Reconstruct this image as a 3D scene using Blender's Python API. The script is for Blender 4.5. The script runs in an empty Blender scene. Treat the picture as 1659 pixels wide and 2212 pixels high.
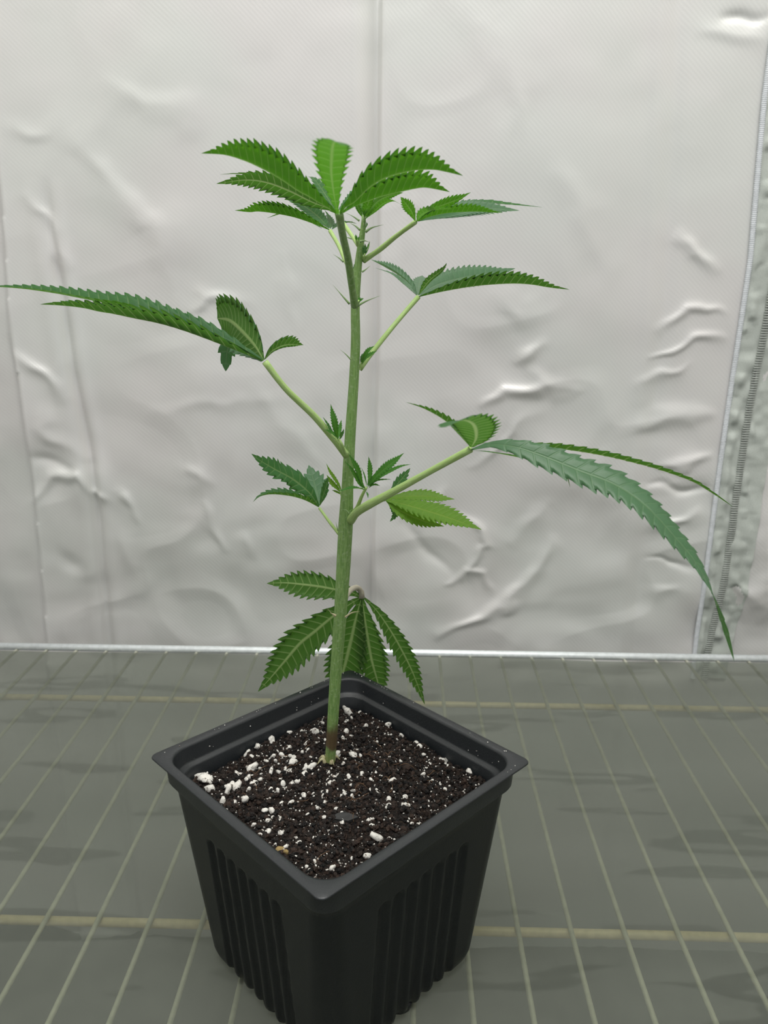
import bpy, bmesh, math, random
import numpy as np
from mathutils import Vector, Matrix
random.seed(7); rng = np.random.default_rng(7)
scene = bpy.context.scene
col = scene.collection

# ------------------------------------------------------------------ camera
PITCH, YAW, ROLL = math.radians(16.46), math.radians(1.4), 0.0045
fw = Vector((-math.sin(YAW)*math.cos(PITCH), math.cos(YAW)*math.cos(PITCH), -math.sin(PITCH)))
r0 = Vector((math.cos(YAW), math.sin(YAW), 0)); u0 = r0.cross(fw)
rt = math.cos(ROLL)*r0 + math.sin(ROLL)*u0; up = rt.cross(fw)
cd = bpy.data.cameras.new('camera'); cam = bpy.data.objects.new('camera', cd); col.objects.link(cam)
m = Matrix((rt, up, -fw)).transposed().to_4x4(); m.translation = Vector((.0229, -.2722, .286))
cam.matrix_world = m
cd.sensor_fit = 'VERTICAL'; cd.sensor_height = 36.0; cd.lens = 36.0*1662/2212; cd.clip_start = .01
cd.dof.use_dof = True; cd.dof.focus_distance = .30; cd.dof.aperture_fstop = 26
scene.camera = cam
# ------------------------------------------------------------------ world, lamps, exposure
scene.view_settings.view_transform = 'Standard'; scene.view_settings.look = 'None'
scene.view_settings.gamma = 1; scene.view_settings.use_curve_mapping = False
scene.view_settings.exposure = 0.0
w = bpy.data.worlds.new('world'); scene.world = w; w.use_nodes = True
w.node_tree.nodes['Background'].inputs[0].default_value = (.95, .97, 1, 1)
w.node_tree.nodes['Background'].inputs[1].default_value = .46
def area(name, loc, rot, sx, sy, power, color):
    l = bpy.data.lights.new(name, 'AREA'); l.shape = 'RECTANGLE'; l.size = sx; l.size_y = sy; l.energy = power; l.color = color
    o = bpy.data.objects.new(name, l); o.location = loc; o.rotation_euler = rot; col.objects.link(o); return o
area('grow_lamp', (.03, -.32, 1.38), (0, 0, 0), .66, .50, 15.2, (1, .985, .95))
scene.cycles.use_denoising = True
scene.cycles.max_bounces = 8; scene.cycles.transparent_max_bounces = 16

# ------------------------------------------------------------------ node helper
class NT:
    def __init__(s, name):
        s.m = bpy.data.materials.new(name); s.m.use_nodes = True; s.t = s.m.node_tree; s.t.nodes.clear()
        s.out = s.t.nodes.new('ShaderNodeOutputMaterial')
    def n(s, typ, **k):
        nd = s.t.nodes.new('ShaderNode'+typ)
        for a, b in k.items():
            if a.startswith('i_'):
                key = a[2:].replace('_', ' ')
                key = int(key) if key.isdigit() else key
                s.set(nd, key, b)
            else: setattr(nd, a, b)
        return nd
    def set(s, nd, key, b):
        inp = nd.inputs[key]
        if hasattr(b, 'is_output'): s.t.links.new(b, inp)
        else:
            if isinstance(b, tuple) and len(b) == 3 and inp.type == 'RGBA': b = (*b, 1)
            inp.default_value = b
    def math(s, op, a, b=0., c=0., clamp=False):
        nd = s.n('Math', operation=op, use_clamp=clamp)
        for i, x in enumerate((a, b, c)): s.set(nd, i, x)
        return nd.outputs[0]
    def mix(s, f, a, b):
        nd = s.n('Mix', data_type='RGBA'); s.set(nd, 0, f); s.set(nd, 6, a); s.set(nd, 7, b); return nd.outputs[2]
    def step(s, x, a, b):
        nd = s.n('MapRange', interpolation_type='SMOOTHSTEP'); s.set(nd, 0, x); s.set(nd, 1, a); s.set(nd, 2, b); return nd.outputs[0]
    def noise(s, vec, scale, detail=3., rough=.5):
        nd = s.n('TexNoise'); s.set(nd, 'Scale', scale); s.set(nd, 'Detail', detail); s.set(nd, 'Roughness', rough)
        if vec is not None: s.set(nd, 'Vector', vec)
        return nd.outputs['Fac']
    def pos(s): return s.n('TexCoord').outputs['Object']
    def scl(s, vec, sc):
        nd = s.n('Mapping'); s.set(nd, 'Vector', vec); s.set(nd, 'Scale', sc); return nd.outputs[0]
    def bump(s, h, strength, dist):
        nd = s.n('Bump'); s.set(nd, 'Height', h); s.set(nd, 'Strength', strength); s.set(nd, 'Distance', dist); return nd.outputs[0]
    def bsdf(s, **k):
        nd = s.n('BsdfPrincipled')
        for a, b in k.items(): s.set(nd, a.replace('_', ' '), b)
        return nd.outputs[0]
    def end(s, sh): s.t.links.new(sh, s.out.inputs[0]); return s.m

# ------------------------------------------------------------------ materials
def mat_leaf(name, top, under, trans, vein, rough=.5, tw=.38, spec=.24):
    t = NT(name)
    uv = t.n('UVMap').outputs[0]; sp = t.n('SeparateXYZ'); t.set(sp, 0, uv)
    s = t.math('ABSOLUTE', t.math('SUBTRACT', t.math('MULTIPLY', sp.outputs[0], 2.), 1.))
    f = t.math('ABSOLUTE', t.math('SUBTRACT', t.math('FRACT', t.math('ADD', sp.outputs[1], .5)), .5))
    mid = t.step(s, .11, .03)
    lat = t.math('MULTIPLY', t.step(f, .11, .02), t.step(s, 1.0, .45))
    vm = t.math('MAXIMUM', mid, t.math('MULTIPLY', lat, .6))
    back = t.n('NewGeometry').outputs['Backfacing']
    nz = t.noise(t.pos(), 220., 3.)
    a = t.mix(t.math('MULTIPLY', t.step(nz, .3, .75), .35), top, tuple(x*.72 for x in top))
    b = t.mix(t.math('MULTIPLY', t.step(nz, .3, .75), .3), under, tuple(x*.8 for x in under))
    va = t.math('MULTIPLY', vm, .24); vb = t.math('MULTIPLY', vm, .8)
    c = t.mix(back, t.mix(va, a, vein), t.mix(vb, b, vein))
    h = t.math('SUBTRACT', t.math('MULTIPLY', nz, .3), t.math('MULTIPLY', vm, .8))
    nb = t.bump(h, .35, .0004)
    p = t.bsdf(Base_Color=c, Roughness=rough, Specular_IOR_Level=spec, Normal=nb)
    tr = t.n('BsdfTranslucent'); t.set(tr, 'Color', t.mix(vb, trans, vein)); t.set(tr, 'Normal', nb)
    mx = t.n('MixShader'); t.set(mx, 0, tw); t.set(mx, 1, p); t.set(mx, 2, tr.outputs[0])
    return t.end(mx.outputs[0])
M = {}
M['leaf'] = mat_leaf('leaf green', (.045, .145, .045), (.075, .165, .036), (.085, .25, .020), (.34, .47, .18))
M['young'] = mat_leaf('young leaf green', (.055, .19, .035), (.058, .18, .018), (.105, .34, .012), (.22, .40, .09))
M['dark'] = mat_leaf('matte dark leaf green', (.06, .145, .065), (.08, .18, .06), (.08, .25, .04), (.16, .27, .12), .42, .25, .38)
M['lime'] = mat_leaf('lime leaf green', (.12, .25, .03), (.13, .26, .04), (.24, .5, .02), (.32, .45, .08))
def mat_stem(name, base, light, foot=False):
    t = NT(name)
    uv = t.n('UVMap').outputs[0]
    str_ = t.noise(t.scl(uv, (34., 3., 1.)), 1., 2.)
    c = t.mix(t.step(str_, .35, .65), base, light)
    fz = t.noise(t.pos(), 900., 2.)
    c = t.mix(t.math('MULTIPLY', t.step(fz, .5, .75), .3), c, (.42, .5, .33))
    if foot:
        sp = t.n('SeparateXYZ'); t.set(sp, 0, t.pos())
        zz = t.math('ADD', sp.outputs[2], t.math('MULTIPLY', t.math('SUBTRACT', t.noise(t.pos(), 160., 2.), .5), .012))
        k = t.math('MULTIPLY', t.step(zz, .0935, .097), t.step(zz, .110, .1015))
        c = t.mix(t.math('MULTIPLY', k, .85), c, (.085, .03, .025))
        c = t.mix(t.math('MULTIPLY', t.step(zz, .0955, .090), .6), c, (.25, .25, .09))
    p = t.bsdf(Base_Color=c, Roughness=.5, Specular_IOR_Level=.3, Subsurface_Weight=.0, Normal=t.bump(t.math('ADD', str_, fz), .3, .0003))
    return t.end(p)
M['stem'] = mat_stem('stem green', (.135, .25, .065), (.21, .335, .105), True)
M['stalk'] = mat_stem('leaf stalk green', (.30, .44, .13), (.38, .53, .20))
M['dry'] = mat_stem('dry stipule', (.36, .32, .18), (.46, .42, .26))
M['old'] = mat_stem('old stalk pinkish', (.34, .30, .24), (.42, .40, .30))
M['stip'] = mat_stem('stipule green', (.16, .26, .10), (.23, .34, .14))
def mat_fabric(name, c0, c1, weave=1.0):
    t = NT(name); o = t.pos()
    wv = t.n('TexWave', wave_type='BANDS', bands_direction='DIAGONAL'); t.set(wv, 'Vector', o); t.set(wv, 'Scale', 185.)
    t.set(wv, 'Distortion', .6)
    nz = t.noise(t.scl(o, (1400., 1400., 1400.)), 1., 2.)
    mot = t.noise(o, 9., 3.)
    h = t.math('ADD', wv.outputs['Fac'], t.math('MULTIPLY', nz, .8))
    c = t.mix(t.step(mot, .35, .65), c0, c1)
    p = t.bsdf(Base_Color=c, Metallic=.25, Roughness=.42, Specular_IOR_Level=.45, Normal=t.bump(h, .07*weave, .0004))
    return t.end(p)
M['fabric'] = mat_fabric('silver tent fabric', (.695, .68, .668), (.68, .69, .665))
def mat_plain(name, c, rough, metal=0., spec=.5, grain=0., gs=300., **k):
    t = NT(name); nz = t.noise(t.pos(), gs, 3.)
    cc = t.mix(t.step(nz, .3, .7), c, tuple(x*.86 for x in c))
    return t.end(t.bsdf(Base_Color=cc, Roughness=rough, Metallic=metal, Specular_IOR_Level=spec, Normal=t.bump(nz, grain, .0003), **k))
M['tape'] = mat_plain('zipper tape', (.50, .535, .495), .75, 0, .2, .5, 2200.)
M['teeth'] = mat_plain('zipper teeth', (.455, .485, .45), .55)
M['piping'] = mat_plain('piping cord', (.66, .69, .72), .5)
M['chrome'] = mat_plain('chrome wire', (.93, .985, 1.0), .26, .42, .7, .0)
M['wire'] = mat_plain('zinc wire', (.80, .79, .66), .45, .2)
M['bar'] = mat_plain('crossbar with warm reflection', (.95, .82, .55), .45, .1)  # cream colour stands in for the warm room reflected in the metal
M['floor'] = mat_plain('tent floor', (.24, .24, .225), .6, 0, .4, .2, 40.)
M['pot'] = mat_plain('black plastic', (.0022, .0038, .0050), .38, 0, .46, .25, 1800.)
M['rim'] = mat_plain('lit black plastic', (.0115, .0145, .0170), .42, 0, .62, .3, 1600.)  # same plastic as the pot, colour lightened for lamplight on the upward-facing rim
t = NT('perlite'); nz = t.noise(t.n('NewGeometry').outputs['Position'], 900., 3., .6)
M['perlite'] = t.end(t.bsdf(Base_Color=t.mix(t.step(nz, .55, .66), (.70, .68, .63), (.10, .07, .05)), Roughness=.8, Normal=t.bump(nz, .8, .0004)))
M['ochre'] = mat_plain('yellowed perlite', (.55, .40, .17), .8, 0, .2, .8, 900.)
M['fibre'] = mat_plain('root fibre', (.16, .085, .04), .8)
M['chip'] = mat_plain('bark chip', (.022, .022, .022), .6, 0, .5, .8, 700.)
t = NT('soil'); nz = t.noise(t.pos(), 700., 4., .65); n2 = t.noise(t.pos(), 2600., 2.)
c = t.mix(t.step(nz, .35, .7), (.003, .0022, .0018), (.028, .015, .009))
c = t.mix(t.step(n2, .68, .76), c, (.34, .30, .25))
M['soil'] = t.end(t.bsdf(Base_Color=c, Roughness=.75, Specular_IOR_Level=.35, Normal=t.bump(t.math('ADD', nz, n2), 1., .0012)))
t = NT('soil crumb'); at = t.n('Attribute', attribute_name='shade').outputs['Fac']; nz = t.noise(t.pos(), 1800., 2.)
c = t.mix(at, (.0025, .002, .0018), (.034, .019, .0125))
M['crumb'] = t.end(t.bsdf(Base_Color=c, Roughness=.7, Specular_IOR_Level=.35, Normal=t.bump(nz, .8, .0008)))
# translucent plastic liner
t = NT('translucent liner'); o = t.pos()
st = t.noise(t.scl(o, (7., 42., 1.)), 1., 2.5)
damp = t.math('MULTIPLY', t.step(st, .565, .575), t.step(st, .66, .645))
haze = t.noise(t.scl(o, (5., 16., 1.)), 1., 2.)
c = t.mix(t.step(haze, .3, .7), (.145, .155, .141), (.175, .186, .170))
c = t.mix(t.math('MULTIPLY', damp, .5), c, (.080, .087, .08))
spk = t.noise(o, 420., 1.)
c = t.mix(t.math('MULTIPLY', t.step(spk, .80, .83), .5), c, (.4, .41, .4))
p = t.bsdf(Base_Color=c, Roughness=t.math('ADD', .20, t.math('MULTIPLY', haze, .12)), Specular_IOR_Level=.10, Normal=t.bump(t.math('ADD', haze, t.math('MULTIPLY', damp, .2)), .12, .002))
tr = t.n('BsdfTransparent'); t.set(tr, 'Color', (.93, .95, .90))
mx = t.n('MixShader'); fc = t.n('LayerWeight'); t.set(fc, 'Blend', .5)                     # a slanted sight line passes through more of the sheet
mr = t.n('MapRange'); t.set(mr, 0, fc.outputs['Facing']); t.set(mr, 1, .2); t.set(mr, 2, .62); t.set(mr, 3, .70); t.set(mr, 4, .58)
t.set(mx, 0, mr.outputs[0]); t.set(mx, 1, p); t.set(mx, 2, tr.outputs[0])
M['liner'] = t.end(mx.outputs[0])

# ------------------------------------------------------------------ object helpers
def link(name, me, mat, parent=None, smooth=True):
    o = bpy.data.objects.new(name, me); col.objects.link(o)
    if mat is not None and not me.materials: me.materials.append(mat)
    if smooth: me.shade_smooth()
    if parent is not None: o.parent = parent
    return o
def mesh(name, v, f):
    me = bpy.data.meshes.new(name); me.from_pydata([tuple(map(float, p)) for p in v], [], f); me.update(); return me
def gridmesh(name, V, nr, nc):
    """V (nr*nc,3) -> quad grid"""
    i, j = np.meshgrid(np.arange(nr-1), np.arange(nc-1), indexing='ij'); a = (i*nc+j).ravel()
    q = np.stack([a, a+1, a+nc+1, a+nc], 1).astype(np.int32)
    me = bpy.data.meshes.new(name); me.vertices.add(len(V)); me.vertices.foreach_set('co', V.astype(np.float32).ravel())
    me.loops.add(q.size); me.loops.foreach_set('vertex_index', q.ravel())
    me.polygons.add(len(q)); me.polygons.foreach_set('loop_start', np.arange(0, q.size, 4, dtype=np.int32))
    me.update(calc_edges=True); me.validate(); return me
def empty(name, loc=(0, 0, 0)):
    o = bpy.data.objects.new(name, None); o.location = loc; o.empty_display_size = .02; col.objects.link(o); return o
def tag(o, label=None, cat=None, group=None, kind=None):
    if label: o['label'] = label
    if cat: o['category'] = cat
    if group: o['group'] = group
    if kind: o['kind'] = kind
    return o
def spline(pts, n):
    """Catmull-Rom through pts, resampled evenly by length"""
    P = np.array(pts, float)
    if len(P) == 2: P = np.array([P[0], (P[0]+P[1])/2, P[1]])
    Q = np.vstack([2*P[0]-P[1], P, 2*P[-1]-P[-2]]); out = []; prm = []
    for i in range(1, len(Q)-2):
        for k in range(16):
            u = k/16; a, b, c, d = Q[i-1:i+3]
            out.append(.5*((2*b)+(c-a)*u+(2*a-5*b+4*c-d)*u*u+(3*b-a-3*c+d)*u**3)); prm.append(i-1+u)
    out.append(P[-1]); prm.append(len(P)-1); out = np.array(out); prm = np.array(prm)
    L = np.concatenate([[0], np.cumsum(np.linalg.norm(np.diff(out, axis=0), axis=1))]); s = np.linspace(0, L[-1], n)
    return np.stack([np.interp(s, L, out[:, k]) for k in range(3)], 1), np.interp(s, L, prm), L[-1]
def norm(a): return a/np.maximum(np.linalg.norm(a, axis=-1, keepdims=True), 1e-9)
def tube(name, pts, radii, mat, parent=None, n=24, seg=10, ribs=0, ribamp=0., closed=True, uvl=1.):
    C, prm, L = spline(pts, n)
    R = np.interp(prm, np.linspace(0, len(pts)-1, len(radii)), radii)
    T = norm(np.gradient(C, axis=0)); a = np.array([0, 0, 1.]) if abs(T[0][2]) < .9 else np.array([1., 0, 0])
    A = norm(np.cross(T[0], a)); V = []
    for i in range(n):
        A = norm(A - T[i]*(A@T[i])); B = np.cross(T[i], A)
        for k in range(seg):
            th = 2*math.pi*k/seg; rr = R[i]*(1+ribamp*math.cos(ribs*th)) if ribs else R[i]
            V.append(C[i]+rr*(math.cos(th)*A+math.sin(th)*B))
    F = [(i*seg+k, i*seg+(k+1) % seg, (i+1)*seg+(k+1) % seg, (i+1)*seg+k) for i in range(n-1) for k in range(seg)]
    if closed: F += [tuple(range(seg))[::-1], tuple((n-1)*seg+k for k in range(seg))]
    me = mesh(name, V, F); uvd = me.uv_layers.new(name='UVMap').data
    for pl in me.polygons:
        for li in pl.loop_indices:
            vi = me.loops[li].vertex_index; k = vi % seg
            uvd[li].uv = (k/seg, (vi//seg)/n*L*60*uvl)
    return link(name, me, mat, parent)
def box_me(name, lo, hi, bev=0.):
    bm = bmesh.new(); bmesh.ops.create_cube(bm, size=1)
    for v in bm.verts: v.co = Vector([lo[i]+(v.co[i]+.5)*(hi[i]-lo[i]) for i in range(3)])
    if bev: bmesh.ops.bevel(bm, geom=bm.edges[:], offset=bev, segments=2, affect='EDGES')
    me = bpy.data.meshes.new(name); bm.to_mesh(me); bm.free(); return me

LEAVES=[
 {'stalk': {'pts': [(.0055,.006,.279),(.0052,-.003,.2852),(.0046,-.012,.2938),(.004,-.025,.3001),(.004,-.038,.3053)],'r0': .00121,'r1': .00112},'leaflets': [{'pts': [(.0031,-.038,.3052),(.0011,-.0393,.3067),(-.0019,-.0407,.3082),(-.0043,-.042,.3095),(-.0069,-.0433,.3107),(-.0121,-.0447,.3139),(-.0164,-.046,.3161),(-.0206,-.0473,.3178),(-.0257,-.0487,.3191),(-.0317,-.05,.3193)],'hw': .00739,'n': (-.1,.28,1),'fold': 48,'teeth': 17,'mat': 'young'},{'pts': [(.0036,-.038,.3053),(.004,-.054,.3088),(.0048,-.07,.3118),(.0062,-.084,.3139),(.0076,-.096,.3142),(.009,-.106,.3131),(.0105,-.114,.3113)],'hw': .00491,'n': (0,.75,.65),'fold': 8,'teeth': 13,'mat': 'young','prof': 'late'},{'pts': [(.0042,-.038,.3052),(.0061,-.0398,.3069),(.0088,-.0415,.3082),(.0131,-.0433,.3117),(.0177,-.045,.3139),(.0246,-.0468,.3154),(.0299,-.0485,.3155),(.0334,-.0502,.3148),(.038,-.052,.3136)],'hw': .00708,'n': (.1,.28,1),'fold': 50,'teeth': 16,'mat': 'young'},{'pts': [(.0042,-.038,.3049),(.0066,-.0366,.3064),(.0094,-.0351,.3079),(.0151,-.0337,.31),(.0199,-.0323,.3113),(.0262,-.0309,.3128),(.0296,-.0294,.3131),(.0359,-.028,.3122)],'hw': .00702,'n': (.1,.25,1),'fold': 50,'teeth': 14,'mat': 'young'}],'mat': 'stem'},
 {'stalk': {'pts': [(.0067,.012,.2991),(.0032,.02,.3036),(-.0004,.028,.3084),(-.0027,.034,.3114)],'r0': .00076,'r1': .00069},'leaflets': [{'pts': [(-.0027,.034,.3114),(-.0056,.0317,.313),(-.0115,.0293,.315),(-.0196,.027,.3186),(-.0271,.0247,.321),(-.0344,.0223,.3215),(-.0441,.02,.32)],'hw': .00482,'n': (-.15,.75,.65),'fold': 12,'teeth': 15,'mat': 'leaf'},{'pts': [(-.0027,.034,.3114),(-.0176,.05,.3231),(-.0327,.055,.327),(-.044,.055,.3276),(-.0506,.055,.3274)],'hw': .00234,'n': (0,.3,1),'fold': 30,'teeth': 14,'mat': 'leaf'},{'pts': [(-.0027,.034,.3114),(-.0079,.05,.3189),(-.0137,.062,.3264),(-.0173,.07,.3286)],'hw': .00287,'n': (0,-.5,.8),'fold': 15,'teeth': 10,'mat': 'leaf'},{'pts': [(-.0027,.034,.3114),(.0029,.055,.3206),(.0078,.065,.3293),(.0091,.07,.3334)],'hw': .00254,'n': (0,-.3,.9),'fold': 25,'teeth': 12,'mat': 'leaf'}],'mat': None},
 {'stalk': {'pts': [(.0044,.014,.2894),(.0017,.018,.2938),(-.0011,.024,.2992),(-.0049,.03,.305)],'r0': .00077,'r1': .00074},'leaflets': [{'pts': [(-.0049,.03,.3051),(-.0105,.03,.3072),(-.0179,.03,.3095),(-.0253,.03,.3109),(-.0314,.03,.3116),(-.0346,.03,.3114),(-.0401,.03,.312)],'hw': .00597,'n': (0,.05,1),'fold': 48,'teeth': 16,'mat': 'young'},{'pts': [(-.0052,.03,.3059),(-.0108,.045,.3111),(-.0178,.055,.3161),(-.0244,.06,.3192),(-.0294,.062,.3215)],'hw': .00353,'n': (-.2,-.55,.8),'fold': 18,'teeth': 13,'mat': 'leaf'},{'pts': [(-.0048,.03,.3058),(-.006,.045,.3093),(-.0078,.055,.3122),(-.0098,.06,.3149)],'hw': .00184,'n': (.2,-.6,.7),'fold': 20,'teeth': 8,'mat': 'leaf'},{'pts': [(-.0042,.03,.3055),(-.0024,.045,.3081),(.0005,.05,.3094),(.0037,.055,.3093)],'hw': .00215,'n': (0,-.2,1),'fold': 30,'teeth': 9,'mat': 'leaf'},{'pts': [(-.008,.03,.3059),(-.0198,.065,.3127),(-.0267,.075,.3155),(-.0326,.085,.3153),(-.038,.088,.3139)],'hw': .00268,'n': (0,.5,.85),'fold': 15,'teeth': 12,'mat': 'leaf'}],'mat': None},
 {'stalk': {'pts': [(.0084,.013,.2942),(.0141,.008,.2976),(.0197,.003,.3016),(.0262,-.004,.3057)],'r0': .00094,'r1': .00074},'leaflets': [{'pts': [(.0262,-.004,.3056),(.0303,-.0053,.307),(.0354,-.0067,.308),(.0405,-.008,.3083),(.0456,-.0093,.3084),(.0496,-.0107,.3081),(.0535,-.012,.3079)],'hw': .00372,'n': (0,0,1),'fold': 50,'teeth': 15,'mat': 'young'},{'pts': [(.0266,-.004,.3059),(.0338,.006,.3087),(.042,.014,.3109),(.0479,.018,.3119),(.0538,.02,.3121),(.0635,.022,.3115)],'hw': .00615,'n': (0,-.62,.78),'fold': 12,'teeth': 17,'mat': 'dark'},{'pts': [(.0271,-.004,.3062),(.04,.03,.3129),(.0523,.042,.316),(.0626,.046,.3159),(.0764,.05,.3151)],'hw': .00382,'n': (0,-.4,.9),'fold': 18,'teeth': 17,'mat': 'leaf'},{'pts': [(.0267,-.004,.306),(.0305,.004,.3098),(.0356,.01,.3122),(.0413,.014,.3146),(.0457,.018,.3171)],'hw': .00324,'n': (-.25,.65,.7),'fold': 14,'teeth': 12,'mat': 'young'},{'pts': [(.0262,-.004,.3059),(.025,-.008,.3083),(.0234,-.012,.3101),(.0213,-.016,.3121)],'hw': .00224,'n': (-.45,.55,.7),'fold': 22,'teeth': 8,'mat': 'young'},{'pts': [(.0266,-.004,.3058),(.0279,-.016,.3069),(.0306,-.026,.3073),(.0341,-.034,.307),(.0365,-.04,.3065)],'hw': .00229,'n': (.1,.3,.95),'fold': 30,'teeth': 10,'mat': 'young'}],'mat': None},
 {'stalk': {'pts': [(.0066,.016,.256),(.012,.02,.2629),(.0197,.026,.2721),(.0282,.032,.2816)],'r0': .00096,'r1': .00089},'leaflets': [{'pts': [(.0282,.032,.2815),(.0379,.0308,.2836),(.0499,.0297,.2855),(.0619,.0285,.2864),(.0695,.0273,.2862),(.0765,.0262,.2852),(.0838,.025,.2845)],'hw': .00685,'n': (0,.05,1),'fold': 50,'teeth': 18,'mat': 'leaf'},{'pts': [(.0285,.032,.2823),(.036,.045,.2862),(.0455,.055,.2887),(.056,.062,.2906),(.0623,.065,.2915),(.0694,.068,.2928)],'hw': .00772,'n': (-.05,-.68,.72),'fold': 10,'teeth': 18,'mat': 'dark'},{'pts': [(.0276,.032,.2822),(.0251,.034,.286),(.0207,.036,.2894),(.015,.038,.2926),(.0097,.04,.2953)],'hw': .00445,'n': (.45,-.3,.85),'fold': 30,'teeth': 14,'mat': 'dark'},{'pts': [(.0274,.032,.2822),(.0239,.05,.2855),(.0179,.058,.29),(.0105,.062,.2927)],'hw': .00266,'n': (.3,-.3,.9),'fold': 25,'teeth': 12,'mat': 'dark'},{'pts': [(.0283,.032,.2822),(.0316,.026,.2871),(.0352,.022,.2902),(.0371,.02,.2921),(.0379,.018,.2936)],'hw': .00289,'n': (-.5,.55,.6),'fold': 18,'teeth': 10,'mat': 'leaf'},{'pts': [(.028,.032,.2823),(.0286,.052,.2856),(.0297,.07,.2885),(.0307,.085,.29)],'hw': .00385,'n': (0,-.75,.65),'fold': 10,'teeth': 9,'mat': 'dark'}],'mat': None},
 {'stalk': {'pts': [(.002,.008,.225),(-.0022,.003,.232),(-.0087,-.001,.2411),(-.0177,-.006,.2513),(-.0243,-.008,.2607)],'r0': .00129,'r1': .00108},'leaflets': [{'pts': [(-.025,-.008,.2608),(-.0369,-.0073,.2653),(-.0497,-.0067,.2699),(-.0594,-.006,.2727),(-.0692,-.0053,.2746),(-.0758,-.0047,.2759),(-.0812,-.004,.2767),(-.0866,-.0033,.2778),(-.094,-.0027,.2786),(-.1021,-.002,.279)],'hw': .00891,'n': (0,.02,1),'fold': 46,'teeth': 18,'mat': 'leaf','prof': 'long'},{'pts': [(-.0253,-.008,.2614),(-.0351,-.0064,.2666),(-.0469,-.0048,.2713),(-.0601,-.0032,.2751),(-.0715,-.0016,.2785),(-.0798,.0,.2795),(-.0896,.0016,.2811),(-.0981,.0032,.2825),(-.11,.0048,.284),(-.1195,.0064,.2846),(-.125,.008,.2847)],'hw': .00597,'n': (0,-.3,.95),'fold': 38,'teeth': 24,'mat': 'leaf','prof': 'long'},{'pts': [(-.0247,-.008,.2611),(-.0281,-.004,.2655),(-.033,.0,.27),(-.0387,.006,.2736),(-.0445,.012,.2741)],'hw': .00949,'n': (.2,.95,.2),'fold': 10,'teeth': 13,'mat': 'leaf','prof': 'broad'},{'pts': [(-.0245,-.008,.2613),(-.0216,-.006,.2644),(-.0173,-.004,.2661),(-.0117,-.002,.2659)],'hw': .00449,'n': (-.05,.6,.8),'fold': 26,'teeth': 9,'mat': 'leaf'},{'pts': [(-.0253,-.008,.2608),(-.035,.012,.2633),(-.0412,.02,.265),(-.0444,.024,.2612),(-.0457,.026,.2537)],'hw': .00466,'n': (.1,-.85,.3),'fold': 8,'teeth': 8,'mat': 'dark','prof': 'late'}],'mat': None},
 {'stalk': {'pts': [(.003,.012,.1985),(.0059,.004,.204),(.0109,-.006,.21),(.0191,-.014,.2167),(.0318,-.022,.2262),(.0446,-.03,.2357)],'r0': .00163,'r1': .00111},'leaflets': [{'pts': [(.0445,-.03,.2354),(.0508,-.033,.2379),(.0582,-.0369,.2379),(.0668,-.0408,.2357),(.0759,-.0448,.2327),(.0847,-.0487,.23),(.0907,-.0526,.2269),(.0955,-.0565,.2231),(.1009,-.0604,.2173),(.1056,-.0643,.2118),(.1083,-.0683,.207),(.1104,-.0722,.2016),(.1123,-.0761,.1951),(.114,-.08,.1878)],'hw': .00637,'n': [(0,-.35,.9),(.1,-.7,.65),(.2,-.8,.55),(.25,-.8,.55),(.3,-.75,.6),(.3,-.75,.6),(.35,-.7,.6),(.4,-.65,.6),(.5,-.6,.5),(.6,-.6,.4),(.7,-.45,.4),(.8,-.1,.3),(.75,.35,.3),(.7,.5,.25)],'fold': 9,'teeth': 21,'mat': 'dark','prof': 'long'},{'pts': [(.0448,-.03,.2357),(.0565,-.02,.2349),(.0725,-.01,.2323),(.0842,-.01,.231),(.0946,-.01,.2292),(.102,-.01,.2275),(.1095,-.01,.2256),(.117,-.01,.2233),(.1246,-.01,.2205),(.1309,-.01,.2169),(.1389,-.01,.2118)],'hw': .00382,'n': (.1,.45,.85),'fold': 28,'teeth': 22,'mat': 'leaf','prof': 'long'},{'pts': [(.0448,-.03,.2363),(.0446,-.046,.2422),(.0429,-.062,.248),(.0405,-.075,.252),(.0372,-.086,.2544),(.0327,-.098,.2549)],'hw': .00763,'n': (.1,.85,.5),'fold': 12,'teeth': 14,'mat': 'leaf','prof': 'broad'},{'pts': [(.0442,-.03,.2367),(.0398,-.04,.2426),(.0355,-.044,.2471),(.0295,-.046,.2508),(.0236,-.048,.2532)],'hw': .00265,'n': (.2,.35,.9),'fold': 34,'teeth': 14,'mat': 'leaf'},{'pts': [(.0458,-.03,.2353),(.0594,.0,.2276),(.076,.015,.2212),(.0858,.02,.216),(.0888,.022,.2099)],'hw': .0022,'n': (.3,.5,.8),'fold': 20,'teeth': 12,'mat': 'leaf'}],'mat': None},
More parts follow.
